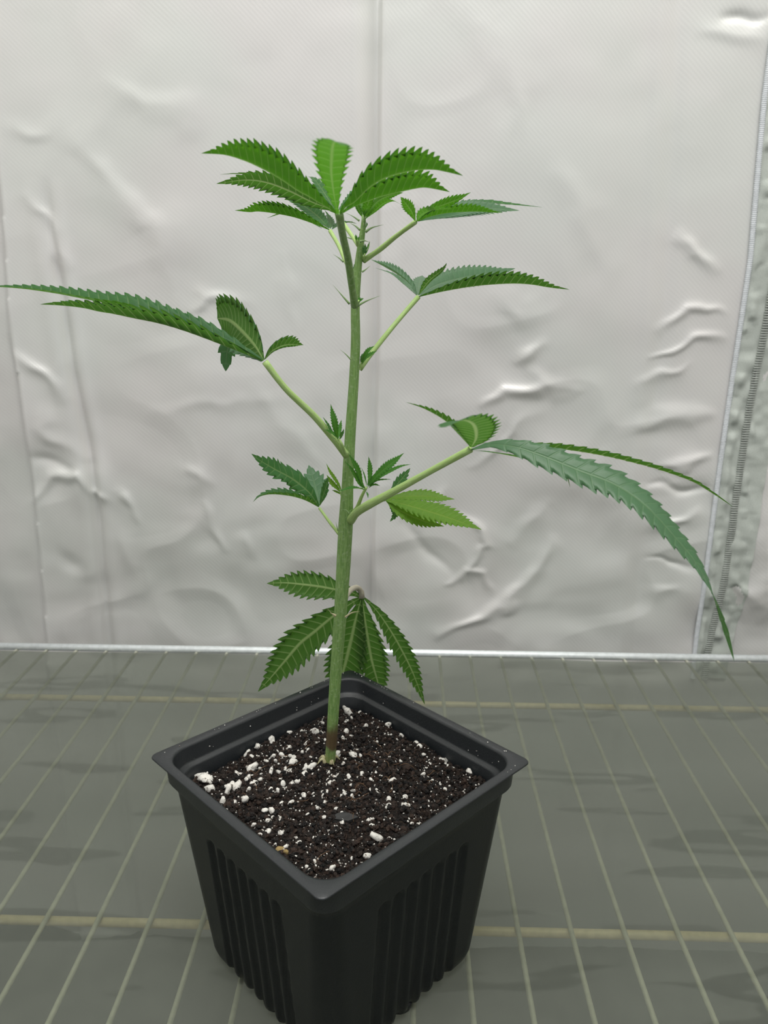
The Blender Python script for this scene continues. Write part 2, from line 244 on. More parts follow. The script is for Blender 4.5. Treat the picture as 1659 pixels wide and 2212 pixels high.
 {'stalk': {'pts': [(-.0017,.014,.1923),(-.0055,.016,.1964),(-.0099,.02,.201)],'r0': .00065,'r1': .00054},'leaflets': [{'pts': [(-.01,.02,.2015),(-.0137,.02,.2072),(-.0198,.02,.2125),(-.0261,.016,.2174),(-.0309,.014,.221),(-.0344,.012,.2244)],'hw': .00554,'n': (-.3,-.6,.75),'fold': 14,'teeth': 10,'mat': 'leaf'},{'pts': [(-.0102,.02,.2013),(-.0143,.012,.2062),(-.0194,.008,.209),(-.0259,.006,.2102),(-.0301,.004,.2099),(-.0326,.002,.2082)],'hw': .0038,'n': (-.05,-.1,1),'fold': 42,'teeth': 11,'mat': 'leaf'},{'pts': [(-.0099,.02,.202),(-.0121,.032,.204),(-.0144,.04,.2077),(-.017,.046,.2124)],'hw': .00637,'n': (.1,-.72,.68),'fold': 10,'teeth': 7,'mat': 'dark'},{'pts': [(-.0097,.02,.202),(-.008,.018,.2069),(-.0066,.016,.211),(-.0055,.014,.2152)],'hw': .00256,'n': (-.5,-.7,.4),'fold': 14,'teeth': 5,'mat': 'leaf'}],'mat': None},
 {'stalk': {'pts': [(.0032,.014,.1974),(.0067,.02,.2),(.0113,.026,.2018),(.0162,.028,.2025)],'r0': .00059,'r1': .00055},'leaflets': [{'pts': [(.0161,.028,.2023),(.0234,.022,.2024),(.0334,.014,.2018),(.0418,.008,.2008),(.0525,.0,.1991)],'hw': .00629,'n': (.3,-.62,.75),'fold': 16,'teeth': 15,'mat': 'lime'},{'pts': [(.0162,.028,.2025),(.0234,.028,.2039),(.0325,.028,.2042),(.0386,.028,.2034),(.0442,.028,.203)],'hw': .00374,'n': (.1,-.55,.82),'fold': 16,'teeth': 12,'mat': 'lime'},{'pts': [(.0164,.028,.2021),(.0211,.022,.2002),(.027,.018,.1983),(.0335,.016,.1966),(.0394,.014,.1958)],'hw': .00382,'n': (.2,-.7,.6),'fold': 16,'teeth': 12,'mat': 'lime'},{'pts': [(.0168,.028,.2021),(.0192,.024,.2002),(.02,.022,.198),(.0181,.02,.1956)],'hw': .00185,'n': (.5,-.8,.2),'fold': 14,'teeth': 6,'mat': 'leaf'},{'pts': [(.0179,.028,.2035),(.0203,.032,.2072),(.023,.034,.2102),(.0261,.036,.2139)],'hw': .00236,'n': (.4,-.7,.6),'fold': 14,'teeth': 6,'mat': 'leaf'}],'mat': None},
 {'stalk': {'pts': [(-.0026,.02,.158),(-.0024,.05,.1501),(-.0017,.072,.1446),(.0005,.084,.1413),(.0027,.088,.1378),(.003,.088,.1342)],'r0': .00137,'r1': .00149},'leaflets': [{'pts': [(.003,.088,.1345),(-.0021,.0863,.1378),(-.0082,.0847,.1395),(-.0172,.083,.1419),(-.0261,.0813,.1437),(-.0343,.0797,.145),(-.0431,.078,.1453)],'hw': .00781,'n': (0,.95,-.25),'fold': 10,'teeth': 11,'mat': 'leaf','droop': 1},{'pts': [(.003,.088,.1344),(-.0035,.0871,.1306),(-.0119,.0863,.1242),(-.021,.0854,.1163),(-.0286,.0846,.1098),(-.0364,.0837,.1003),(-.0435,.0829,.0916),(-.0507,.082,.0834)],'hw': .01079,'n': (0,1,.1),'fold': 8,'teeth': 14,'mat': 'leaf'},{'pts': [(.0029,.088,.1342),(.0001,.0892,.1231),(-.0026,.0904,.1101),(-.0054,.0916,.0975),(-.0082,.0928,.0853),(-.0098,.094,.0707)],'hw': .01183,'n': (0,1,.1),'fold': 8,'teeth': 14,'mat': 'leaf'},{'pts': [(.0033,.088,.1342),(.0044,.0888,.1234),(.006,.0896,.1107),(.0079,.0904,.0984),(.0107,.0912,.0866),(.014,.092,.0731)],'hw': .00987,'n': (.2,1,.1),'fold': 16,'teeth': 14,'mat': 'leaf'},{'pts': [(.0038,.088,.1347),(.0101,.088,.1279),(.0164,.088,.1185),(.0228,.088,.1069),(.0293,.088,.0929),(.0361,.088,.074)],'hw': .00606,'n': (.1,1,.1),'fold': 10,'teeth': 15,'mat': 'leaf'}],'mat': 'old'},
]
SHOOTS=[
 {'stalk': {'pts': [(.004,.012,.2017),(.0059,.01,.2047),(.0078,.006,.21),(.0095,.004,.2138)],'r0': .00076,'r1': .00056},'leaflets': [{'pts': [(.0099,.004,.2146),(.0108,.004,.2175),(.0109,.004,.2215),(.0104,.004,.2256)],'hw': .00113,'n': (0,-.9,.4),'fold': 16,'teeth': 9,'mat': 'young'},{'pts': [(.0105,.004,.2146),(.0133,.002,.2186),(.0167,.0,.2222),(.0199,-.001,.225),(.0234,-.002,.2283)],'hw': .00222,'n': (-.3,-.75,.55),'fold': 16,'teeth': 13,'mat': 'young'},{'pts': [(.0105,.004,.2143),(.0149,.004,.2181),(.0194,.004,.2207),(.0227,.004,.2221),(.0261,.004,.2228)],'hw': .00103,'n': (0,-.7,.7),'fold': 25,'teeth': 12,'mat': 'young'},{'pts': [(.0105,.004,.2141),(.0133,.004,.2164),(.016,.004,.2169),(.019,.004,.217)],'hw': .00047,'n': (0,-.7,.7),'fold': 25,'teeth': 6,'mat': 'young'},{'pts': [(.0093,.004,.2132),(.0078,.001,.2165),(.0067,-.002,.2217),(.0052,-.004,.2255),(.0036,-.006,.2289)],'hw': .00166,'n': (.4,-.7,.5),'fold': 18,'teeth': 12,'mat': 'young'},{'pts': [(.0089,.004,.2133),(.0073,.0,.2162),(.0054,-.003,.2209),(.0039,-.004,.2236),(.0022,-.005,.2257)],'hw': .00111,'n': (.4,-.7,.5),'fold': 18,'teeth': 9,'mat': 'young'},{'pts': [(.0089,.004,.2128),(.0069,-.002,.2149),(.0039,-.006,.2157),(-.0002,-.009,.2154)],'hw': .00149,'n': (0,-.3,1),'fold': 35,'teeth': 9,'mat': 'young'},{'pts': [(.0098,.004,.214),(.0091,.004,.2175),(.0084,.004,.2198),(.0076,.004,.2215)],'hw': .00033,'n': (.3,-.8,.4),'fold': 15,'teeth': 4,'mat': 'young'},{'pts': [(.0104,.004,.2135),(.0116,.004,.2146),(.013,.004,.2149),(.0147,.004,.2144)],'hw': .00061,'n': (0,-.6,.8),'fold': 25,'teeth': 5,'mat': 'young'},{'pts': [(.0095,.004,.2123),(.0101,.002,.2117),(.0103,.001,.2105)],'hw': .00047,'n': (.3,-.8,.3),'fold': 15,'teeth': 3,'mat': 'young'},{'pts': [(.01,.004,.2138),(.0111,.004,.2164),(.0127,.004,.2192)],'hw': .00066,'n': (-.2,-.8,.5),'fold': 20,'teeth': 5,'mat': 'young'}]},
 {'stalk': {'pts': [(.0004,.016,.206),(-.0008,.018,.2072),(-.0014,.018,.2085)],'r0': .00065,'r1': .00047},'leaflets': [{'pts': [(-.0007,.018,.2079),(-.0019,.018,.2109),(-.0038,.018,.214),(-.0054,.018,.2166),(-.0067,.018,.2197)],'hw': .00099,'n': (.4,-.7,.5),'fold': 25,'teeth': 9,'mat': 'lime'},{'pts': [(-.0009,.018,.2075),(-.0025,.018,.2097),(-.0046,.018,.2118),(-.0066,.018,.2151)],'hw': .00129,'n': (.4,-.7,.5),'fold': 18,'teeth': 7,'mat': 'lime'},{'pts': [(-.0007,.018,.2069),(-.002,.018,.2078),(-.0046,.018,.209)],'hw': .0007,'n': (0,-.5,.9),'fold': 20,'teeth': 4,'mat': 'lime'},{'pts': [(.0001,.018,.2079),(-.0005,.024,.2094),(-.0009,.028,.2126)],'hw': .00071,'n': (0,-.8,.5),'fold': 20,'teeth': 5,'mat': 'lime'}]},
 {'stalk': {'pts': [(.0016,.004,.2268),(.0009,.0,.2307),(-.0002,.0,.2329)],'r0': .00061,'r1': .00049},'leaflets': [{'pts': [(-.0004,.0,.2326),(-.0009,-.002,.236),(-.0014,-.003,.2399),(-.002,-.003,.2426),(-.0026,-.003,.2458)],'hw': .00145,'n': (.1,-.85,.45),'fold': 18,'teeth': 11,'mat': 'young'},{'pts': [(-.0007,.0,.2329),(-.0026,.0,.2353),(-.0039,.0,.2378),(-.0058,.0,.2408)],'hw': .00064,'n': (.3,-.8,.4),'fold': 20,'teeth': 6,'mat': 'leaf'},{'pts': [(-.0002,.0,.2329),(-.0001,.003,.2351),(.0005,.005,.2389)],'hw': .00102,'n': (-.2,-.8,.5),'fold': 20,'teeth': 7,'mat': 'young'},{'pts': [(-.0006,.0,.2326),(-.0015,-.003,.2351),(-.0029,-.005,.2362),(-.0045,-.007,.2375)],'hw': .00117,'n': (.2,-.6,.7),'fold': 22,'teeth': 7,'mat': 'young'},{'pts': [(.0001,.0,.2326),(.0011,-.003,.2348),(.0018,-.004,.2361),(.002,-.004,.2373)],'hw': .001,'n': (-.4,-.8,.3),'fold': 16,'teeth': 6,'mat': 'leaf'},{'pts': [(-.0005,.0,.232),(-.0013,-.004,.2336),(-.0023,-.006,.2345)],'hw': .00045,'n': (.2,-.6,.7),'fold': 22,'teeth': 4,'mat': 'young'}]},
 {'stalk': {'pts': [(.0064,.014,.2561),(.0072,.014,.2576),(.0076,.014,.2587)],'r0': .00066,'r1': .00048},'leaflets': [{'pts': [(.0074,.014,.2578),(.0088,.012,.2612),(.0103,.011,.2634),(.0123,.011,.2648)],'hw': .00139,'n': (-.4,-.7,.5),'fold': 20,'teeth': 7,'mat': 'young'},{'pts': [(.0074,.014,.2576),(.0095,.01,.2609),(.0114,.009,.2622),(.0134,.008,.2633)],'hw': .00129,'n': (-.3,-.7,.6),'fold': 20,'teeth': 7,'mat': 'young'},{'pts': [(.007,.014,.2577),(.0078,.014,.2608),(.0091,.016,.2621)],'hw': .0009,'n': (-.3,-.8,.4),'fold': 20,'teeth': 5,'mat': 'leaf'}]},
 {'stalk': {'pts': [(.006,.012,.2789),(.0067,.006,.2801),(.007,.006,.2807)],'r0': .0004,'r1': .00028},'leaflets': [{'pts': [(.0066,.006,.2798),(.006,.006,.2809),(.0058,.006,.2818)],'hw': .00057,'n': (.2,-.8,.4),'fold': 15,'teeth': 4,'mat': 'young'},{'pts': [(.0067,.006,.2798),(.0077,.006,.2809),(.0087,.006,.2814)],'hw': .00057,'n': (-.2,-.8,.4),'fold': 15,'teeth': 4,'mat': 'young'},{'pts': [(.0067,.006,.28),(.007,.006,.2811),(.0077,.006,.2817)],'hw': .00048,'n': (-.2,-.8,.4),'fold': 15,'teeth': 4,'mat': 'young'}]},
 {'stalk': {'pts': [(.0083,.012,.2945),(.0087,.01,.2955),(.009,.01,.2964)],'r0': .00046,'r1': .00028},'leaflets': [{'pts': [(.0087,.01,.2958),(.009,.01,.2977),(.009,.01,.2997)],'hw': .00067,'n': (.1,-.8,.4),'fold': 15,'teeth': 5,'mat': 'leaf'},{'pts': [(.0089,.01,.2958),(.0098,.01,.298),(.0107,.01,.3005)],'hw': .00048,'n': (-.3,-.8,.4),'fold': 15,'teeth': 4,'mat': 'young'},{'pts': [(.0085,.01,.2955),(.0083,.01,.298),(.0085,.01,.2993)],'hw': .00048,'n': (.2,-.8,.4),'fold': 15,'teeth': 4,'mat': 'leaf'},{'pts': [(.0087,.01,.2955),(.0094,.01,.2969),(.0099,.01,.2981)],'hw': .00052,'n': (-.3,-.8,.4),'fold': 15,'teeth': 4,'mat': 'young'}]},
 {'stalk': {'pts': [(.0044,.014,.2896),(.0046,.014,.2909),(.0047,.014,.2914)],'r0': .00054,'r1': .00036},'leaflets': [{'pts': [(.0046,.014,.2909),(.0041,.014,.292),(.0042,.014,.2929)],'hw': .00045,'n': (.1,-.8,.4),'fold': 15,'teeth': 4,'mat': 'leaf'},{'pts': [(.0045,.014,.2908),(.0035,.014,.2917),(.0028,.014,.2923)],'hw': .0004,'n': (.3,-.8,.4),'fold': 15,'teeth': 3,'mat': 'young'},{'pts': [(.0047,.014,.2909),(.0048,.016,.292),(.0048,.016,.2931)],'hw': .0004,'n': (-.1,-.8,.4),'fold': 15,'teeth': 3,'mat': 'leaf'}]},
 {'stalk': {'pts': [(.0064,.01,.2991),(.0063,.008,.3004),(.0062,.008,.3012)],'r0': .00052,'r1': .00035},'leaflets': [{'pts': [(.0063,.008,.3001),(.0061,.007,.3014),(.0059,.007,.3025)],'hw': .00058,'n': (.1,-.8,.4),'fold': 15,'teeth': 4,'mat': 'young'},{'pts': [(.0064,.008,.3001),(.0069,.008,.3012),(.0071,.008,.3019)],'hw': .00049,'n': (-.2,-.8,.4),'fold': 15,'teeth': 4,'mat': 'young'}]},
 {'stalk': {'pts': [(.0081,.012,.3042),(.0084,.012,.3064),(.0085,.012,.3083)],'r0': .00082,'r1': .00064},'leaflets': [{'pts': [(.0087,.012,.308),(.011,.012,.3113),(.0135,.016,.3141),(.0169,.02,.3161),(.022,.024,.3176)],'hw': .00277,'n': (-.2,.7,.6),'fold': 14,'teeth': 14,'mat': 'young'},{'pts': [(.0089,.012,.3077),(.012,.008,.3098),(.0155,.005,.3122),(.0184,.003,.3128),(.0213,.0,.3115)],'hw': .00162,'n': (-.2,.5,.8),'fold': 20,'teeth': 13,'mat': 'young'},{'pts': [(.0087,.012,.3083),(.0098,.008,.3114),(.0113,.006,.3144),(.0132,.006,.317)],'hw': .00211,'n': (-.1,.8,.5),'fold': 14,'teeth': 11,'mat': 'young'},{'pts': [(.0085,.012,.3083),(.0083,.012,.3118),(.0085,.016,.3154),(.0089,.02,.3186)],'hw': .00168,'n': (0,.8,.5),'fold': 14,'teeth': 10,'mat': 'young'},{'pts': [(.0083,.012,.308),(.007,.012,.3104),(.0062,.012,.3123),(.0057,.012,.3145)],'hw': .00137,'n': (.3,.7,.5),'fold': 16,'teeth': 9,'mat': 'young'},{'pts': [(.0085,.012,.3086),(.0099,.006,.3107),(.0116,.004,.3121)],'hw': .00096,'n': (-.1,.8,.5),'fold': 16,'teeth': 6,'mat': 'young'},{'pts': [(.0089,.012,.3072),(.0097,.01,.3062),(.0092,.009,.3045)],'hw': .00044,'n': (.6,-.6,.2),'fold': 10,'teeth': 3,'mat': 'young'}]},
]
STIPULES=[{'pts': [(.004,.008,.26),(.002,.008,.2621),(-.0,.008,.2637)],'r': .00032,'dry': False},{'pts': [(.0036,.008,.2794),(.0008,.008,.2825),(-.0023,.008,.286)],'r': .00046,'dry': False},{'pts': [(.0063,.008,.2788),(.0096,.008,.2805),(.0144,.008,.2823)],'r': .00057,'dry': False},{'pts': [(.008,.008,.2902),(.0094,.008,.2911),(.0109,.008,.2923)],'r': .00041,'dry': False},{'pts': [(.0016,.008,.2935),(-.0001,.008,.2949),(-.002,.008,.296)],'r': .00038,'dry': False},{'pts': [(.0072,.008,.3069),(.0052,.008,.3082),(.0027,.008,.3094)],'r': .0004,'dry': False},{'pts': [(.0074,.008,.3039),(.0057,.008,.3053),(.0037,.008,.3063)],'r': .00046,'dry': False},{'pts': [(.0092,.008,.3033),(.0115,.008,.3047),(.0155,.008,.3057)],'r': .00057,'dry': False},{'pts': [(.0045,.008,.3011),(.0031,.008,.3015),(.0017,.008,.3017)],'r': .00029,'dry': False},{'pts': [(.0073,.008,.3002),(.0089,.008,.3005),(.0106,.008,.3)],'r': .00052,'dry': False},{'pts': [(.0097,.008,.2971),(.0104,.008,.2985),(.0107,.008,.3)],'r': .00035,'dry': False},{'pts': [(.0016,.008,.2271),(.0019,.008,.2282),(.0023,.008,.229),(.0029,.008,.229)],'r': .00034,'dry': False},{'pts': [(.0029,.008,.2023),(.0017,.008,.2037),(-.0,.008,.2041)],'r': .0004,'dry': False},{'pts': [(-.0016,.008,.1956),(-.002,.008,.1974),(-.0024,.008,.1992)],'r': .00029,'dry': False},{'pts': [(.0037,.008,.202),(.0031,.008,.2035),(.0043,.008,.2041)],'r': .00034,'dry': False},{'pts': [(.0007,.01,.1587),(.0036,.01,.1607),(.0066,.01,.1612)],'r': .00044,'dry': True},{'pts': [(-.003,.01,.1592),(-.0042,.01,.16),(-.0053,.01,.1602)],'r': .00054,'dry': True},{'pts': [(-.0033,.01,.1587),(-.005,.01,.1605),(-.0064,.01,.1624)],'r': .00025,'dry': True}]
STEM=[((-.0073,.0146,.0845),.002),((-.0066,.0146,.0923),.00219),((-.0059,.0146,.1014),.00227),((-.0037,.0146,.1321),.0024),((-.0016,.014,.1574),.00253),((-.0,.0135,.1796),.00275),((.0011,.013,.197),.00279),((.002,.012,.2122),.00221),((.0032,.012,.2319),.00199),((.0046,.012,.2509),.00179),((.0054,.012,.2659),.00168),((.0054,.012,.2788),.00157),((.0062,.012,.2899),.00139),((.0074,.012,.2992),.00113),((.0083,.012,.3052),.00088),((.0085,.012,.309),.00064)]
PERLITE=[(-.0654,.0055,.0028),(-.0555,-.0011,.00236),(-.0532,-.0056,.00213),(-.0464,-.003,.00156),(-.0447,-.0069,.00193),(-.0416,-.004,.00175),(-.0145,.0355,.00196),(-.0495,.0324,.00184),(-.0441,.007,.00181),(-.0333,.0001,.00108),(-.04,.0173,.00155),(-.0379,.0088,.00182),(-.0139,-.0092,.00134),(-.0249,-.0297,.00134),(-.0271,-.0323,.00106),(.003,-.0255,.00127),(.0138,-.0238,.00136),(.0144,-.0268,.00126),(.0164,-.0344,.00219),(.0132,-.0413,.00172),(-.0183,-.0407,.00138),(-.0159,-.0427,.0012),(.045,.0217,.00156),(.0222,.0011,.00157),(.0565,.011,.00182),(-.0001,.0572,.00195),(-.0029,.0637,.0014),(.005,.0585,.00138),(.0218,.052,.00147),(-.0152,.0092,.00202),(-.0125,.0103,.00182),(-.0212,.0127,.00204),(-.0265,.0177,.00155),(-.0332,.014,.00123),(.0261,-.0138,.00113),(.0204,-.0096,.00124),(-.0452,-.0146,.00141),(-.0372,-.0129,.0017),(-.0052,-.0463,.00118),(.0297,-.024,.001),(.0336,.0267,.00127),(.0475,.0132,.00102),(.0147,.0432,.00111),(.036,.0361,.00119),(-.0243,.024,.00137),(-.0318,.0458,.00145),(-.0403,.0375,.00153),(-.0377,-.0,.00118),(-.024,.0076,.00141),(-.0242,-.008,.00096),(.038,.0163,.00103),(.0205,-.0103,.00095),(-.0045,-.0074,.00086),(-.0494,.025,.00127),(-.0402,.0271,.00106),(-.0526,-.0119,.00114),(-.0312,-.0246,.00091),(-.0175,.0288,.00107),(-.0022,.0185,.00145),(-.003,.0211,.00104),(-.001,.0302,.00118),(.0112,.0472,.00101),(.0283,.0437,.00133),(.0565,.0006,.00098),(.0342,.0062,.0012),(.0437,-.0006,.00127),(-.0166,.0402,.00099),(-.0307,.0176,.00124),(-.0157,.0055,.0014),(-.0182,.0014,.00118),(-.0237,-.0012,.00137),(-.0198,-.001,.00117)]
FOLDS=[([(-.1353,.2721),(-.1227,.2792),(-.0917,.2773)],.0048,.0022),([(-.2567,.3442),(-.2391,.3222),(-.2232,.2965)],.0069,.0022),([(-.2416,.3158),(-.2305,.2932)],.0041,.0022),([(-.2151,.3838),(-.1602,.3287),(-.1471,.2771)],.0138,.0025),([(-.2755,.2287),(-.2629,.2147),(-.2456,.1934)],.0052,.0032),([(-.2702,.1859),(-.2509,.1641),(-.2303,.1493)],.0076,.0024),([(-.2749,.1203),(-.2603,.132),(-.2395,.1333),(-.2263,.1169)],.0048,.0032),([(-.2743,.1545),(-.2428,.1379)],.0055,-.0024),([(-.2652,.075),(-.2456,.0611)],.0062,-.0022),([(-.2261,.1189),(-.2097,.1133)],.0035,.0024),([(-.2,.1172),(-.1934,.1068)],.0035,.0026),([(-.2186,.0995),(-.1983,.0515)],.0076,.0018),([(-.131,.1122),(-.1223,.1007),(-.1118,.085)],.0041,.002),([(-.1037,.097),(-.0989,.0772)],.0041,.0018),([(-.1492,.1464),(-.1245,.1277)],.0076,.0016),([(-.0875,.2125),(-.0389,.1513)],.0138,.0016),([(.0792,.1982),(.0947,.2075),(.1211,.207),(.1262,.2099)],.0045,.0034),([(.1092,.2319),(.1326,.2457)],.0041,.003),([(.1164,.2279),(.1279,.2106),(.1529,.2038)],.0062,.002),([(.0864,.2781),(.111,.2617),(.1347,.2652)],.0083,.0018),([(.0563,.1297),(.0457,.1105)],.0062,.002),([(.0716,.1089),(.0908,.0896),(.0951,.0778),(.0771,.0575)],.0045,.0028),([(.0603,.0491),(.0807,.0628),(.0959,.0598),(.102,.0497)],.0045,.0026),([(.0236,.1024),(.0427,.0751),(.0656,.0614)],.0069,-.0022),([(.0615,.0055),(.0974,.025),(.123,.046),(.1432,.0844)],.0062,.0042),([(.1097,.0839),(.1375,.1154)],.0076,.0024),([(.0739,.1487),(.0913,.1637),(.1221,.1893)],.0076,.0018),([(.2231,.3234),(.2348,.3078),(.2532,.2935)],.0048,.003),([(.2154,.2573),(.2323,.2723),(.2554,.2625)],.0055,.0028),([(.2126,.2354),(.2318,.2473),(.2524,.2458)],.0055,.0026),([(.2085,.2077),(.2309,.2252)],.0062,.002),([(.2113,.1793),(.235,.1885),(.256,.1887)],.0048,.0026),([(.2286,.1503),(.2425,.1541),(.2631,.1598)],.0045,.0032),([(.2112,.1086),(.2332,.107),(.2576,.1168)],.0062,.0034),([(.2162,.1315),(.241,.1355),(.2623,.1376)],.0048,-.0028),([(.2251,.0796),(.2634,.0682)],.0055,-.0026),([(.2234,.0413),(.2511,.0458)],.0069,.002),([(.1423,.1531),(.2006,.1046)],.0138,.0015),([(.2314,.4645),(.2614,.465)],.0048,-.0026),([(.214,.4571),(.2637,.4488)],.0104,.0015),([(.0755,.4575),(.0992,.4185),(.0951,.375)],.0173,.0016),([(.0247,.3039),(.0307,.3478),(.0494,.3897)],.0138,.0014),([(.1284,.3601),(.1755,.3044)],.0173,.0014),([(-.0631,.31),(-.0573,.2775),(-.0584,.237)],.0048,.0009),([(-.1793,.4132),(-.1254,.3957)],.0104,.0013),([(-.2633,.3943),(-.2278,.3883)],.0048,.0012),([(-.1712,.194),(-.0664,.2056)],.0138,.0012),([(.3145,.0468),(.2975,.0627)],.0048,.003),([(.3159,.0867),(.3148,.018)],.0062,.003)]
CREASES={'center': [(.0039,.4846),(.0031,.4686),(.0021,.2578),(-.001,.0943),(-.0026,-.0171)],'flap': [(-.2704,.4133),(-.2717,.3285),(-.277,.2494),(-.2747,.2075),(-.2744,.1183),(-.28,-.0088),(-.2814,-.0396)],'seam': [(-.2374,.3222),(-.2352,.2733),(-.2333,.222),(-.2266,.1494),(-.225,.1111),(-.2279,-.0058),(-.2288,-.0387)],'panel': [(.2048,.4837),(.2036,.4678),(.2151,.2755),(.218,-.0004)]}
PIPING=[(.2673,.4515),(.2676,.4126),(.2722,.3047),(.2713,.2324),(.2695,.1544),(.2685,.0782),(.2686,-.008),(.2688,-.0427)]
COIL=[(.2898,.3839),(.2909,.308),(.2898,.2627),(.2859,.1907),(.2842,.1209),(.2832,.0584),(.279,-.0079),(.2782,-.0425)]
TAPE_EDGE=[(.3176,.3839),(.3155,.308),(.3127,.2628),(.306,.1548),(.3034,.0865),(.3012,.0261),(.2973,-.0076),(.296,-.0422)]

# ------------------------------------------------------------------ back wall of silver fabric
def vnoise(X, Y, sc, seed):
    r = np.random.default_rng(seed); g = r.random((64, 64)); x = X*sc; y = Y*sc
    xi = np.floor(x).astype(int); yi = np.floor(y).astype(int); fx = x-xi; fy = y-yi
    fx = fx*fx*fx*(fx*(fx*6-15)+10); fy = fy*fy*fy*(fy*(fy*6-15)+10)
    G = lambda a, b: g[a % 64, b % 64]
    return (G(xi, yi)*(1-fx)+G(xi+1, yi)*fx)*(1-fy)+(G(xi, yi+1)*(1-fx)+G(xi+1, yi+1)*fx)*fy-.5
YW = .318; XL, XR, ZF, ZT = -.40, .46, -.32, 1.5
xs = np.linspace(XL, XR, 470)
zs = np.concatenate([np.linspace(ZF, -.04, 8)[:-1], np.linspace(-.04, .53, 400), np.linspace(.53, ZT, 10)[1:]])
Zg, Xg = np.meshgrid(zs, xs, indexing='ij')
D = np.zeros_like(Xg)                                               # + = towards the room
warpx = .016*vnoise(Xg, Zg, 24, 51)+.006*vnoise(Xg, Zg, 70, 52); warpz = .016*vnoise(Xg, Zg, 24, 53)+.006*vnoise(Xg, Zg, 70, 54); wvar = .8+.9*vnoise(Xg, Zg, 30, 55)
for pl, wd, am in FOLDS:
    best = np.full_like(Xg, 9.); sgn = np.zeros_like(Xg); P = np.array(pl); tot = len(P)-1; para = np.zeros_like(Xg)
    for i in range(tot):
        a, b = P[i], P[i+1]; d = b-a; L2 = d@d
        X_, Z_ = Xg+warpx, Zg+warpz; u = np.clip(((X_-a[0])*d[0]+(Z_-a[1])*d[1])/L2, 0, 1)
        dd = np.hypot(X_-a[0]-u*d[0], Z_-a[1]-u*d[1]); k = dd < best
        best = np.where(k, dd, best); para = np.where(k, (i+u)/tot, para)
    D += .88*am*(.65*np.exp(-(best/(wd*wvar))**2)+.35*np.exp(-best/(wd*1.3)))*(.35+.65*np.sin(math.pi*para))
def xat(line):
    l = np.array(sorted(line, key=lambda q: q[1])); return np.interp(zs, l[:, 1], l[:, 0])[:, None]
dx = Xg-xat(CREASES['center'])
D += np.where(dx < 0, -.0095*np.clip(1+dx/.016, 0, 1)**1.5, np.where(dx < .0026, -.0095+.0115*dx/.0026, .0020*np.exp(-(dx-.0026)/.007)))
dx = Xg-xat(CREASES['seam']); fade = np.clip((.36-Zg)/.06, 0, 1)
D += fade*(-.0042*np.exp(-(dx/.0032)**2)+.0018*np.exp(-((dx-.008)/.005)**2)+.0016*np.exp(-((dx+.010)/.007)**2))
dx = Xg-xat(CREASES['flap']); fade = np.clip((.44-Zg)/.08, 0, 1)
D += fade*np.where(dx < 0, -.007*np.clip(-dx/.005, 0, 1)-.28*np.clip(-dx-.005, 0, .05), .0018*np.exp(-dx/.006))
dx = Xg-xat(CREASES['panel'])
D += -.0010*np.exp(-(dx/.006)**2)+.0007*np.exp(-((dx+.012)/.006)**2)
low = np.clip((.40-Zg)/.35, .25, 1)
warp = vnoise(Xg, Zg, 14, 5)*.03
D += low*(.0052*vnoise(Xg+warp, Zg, 10, 1)+.0034*vnoise(Xg, Zg+warp, 22, 2)+.0016*vnoise(Xg+warp, Zg-warp, 46, 3))+.010*vnoise(Xg*1.8, Zg*.5, 5, 4)
ridge = 1-2*np.abs(vnoise(Xg*.9+Zg*.35+warp, Zg*1.2-Xg*.3, 16, 8)); D += low*.0024*np.clip(ridge-.55, 0, 1)
D = np.minimum(D, .012)
wall = link('wall_back', gridmesh('wall_back', np.stack([Xg, YW-D, Zg], -1).reshape(-1, 3), len(zs), len(xs)), M['fabric'])
tag(wall, 'wrinkled silver-white fabric wall of the grow tent behind the plant', kind='structure')
def wally(x, z):
    i = np.clip(np.searchsorted(zs, z)-1, 0, len(zs)-2); j = np.clip(np.searchsorted(xs, x)-1, 0, len(xs)-2)
    return YW-D[i, j]
# zipper on the back wall: piping cord, two tapes, teeth
def along(line, n, z0=-.03, z1=.52):
    l = np.array(sorted(line, key=lambda q: q[1])); z = np.linspace(z0, z1, n); s = (l[-1, 0]-l[-2, 0])/(l[-1, 1]-l[-2, 1])
    x = np.interp(z, l[:, 1], l[:, 0]); x = np.where(z > l[-1, 1], l[-1, 0]+s*(z-l[-1, 1]), x); return x, z
x, z = along(PIPING, 90); bas = np.array([wally(a, b) for a, b in zip(x, z)]); k = np.ones(9)/9
bas = np.convolve(np.pad(bas, 4, 'edge'), k, 'valid')
n = 1700; zz = np.linspace(z[0], z[-1], n); xx = np.interp(zz, z, x); yy = np.interp(zz, z, bas)-.0016
V = []; F = []; seg = 7
for i in range(n):
    rr = .0020*(1+.09*math.cos(i*math.pi/2*1.0))
    for q in range(seg):
        th = 2*math.pi*q/seg; V.append((xx[i]+rr*math.cos(th), yy[i]+rr*math.sin(th)*.8, zz[i]))
F = [(i*seg+q, i*seg+(q+1) % seg, (i+1)*seg+(q+1) % seg, (i+1)*seg+q) for i in range(n-1) for q in range(seg)]
link('piping', mesh('piping', V, F), M['piping'], wall)
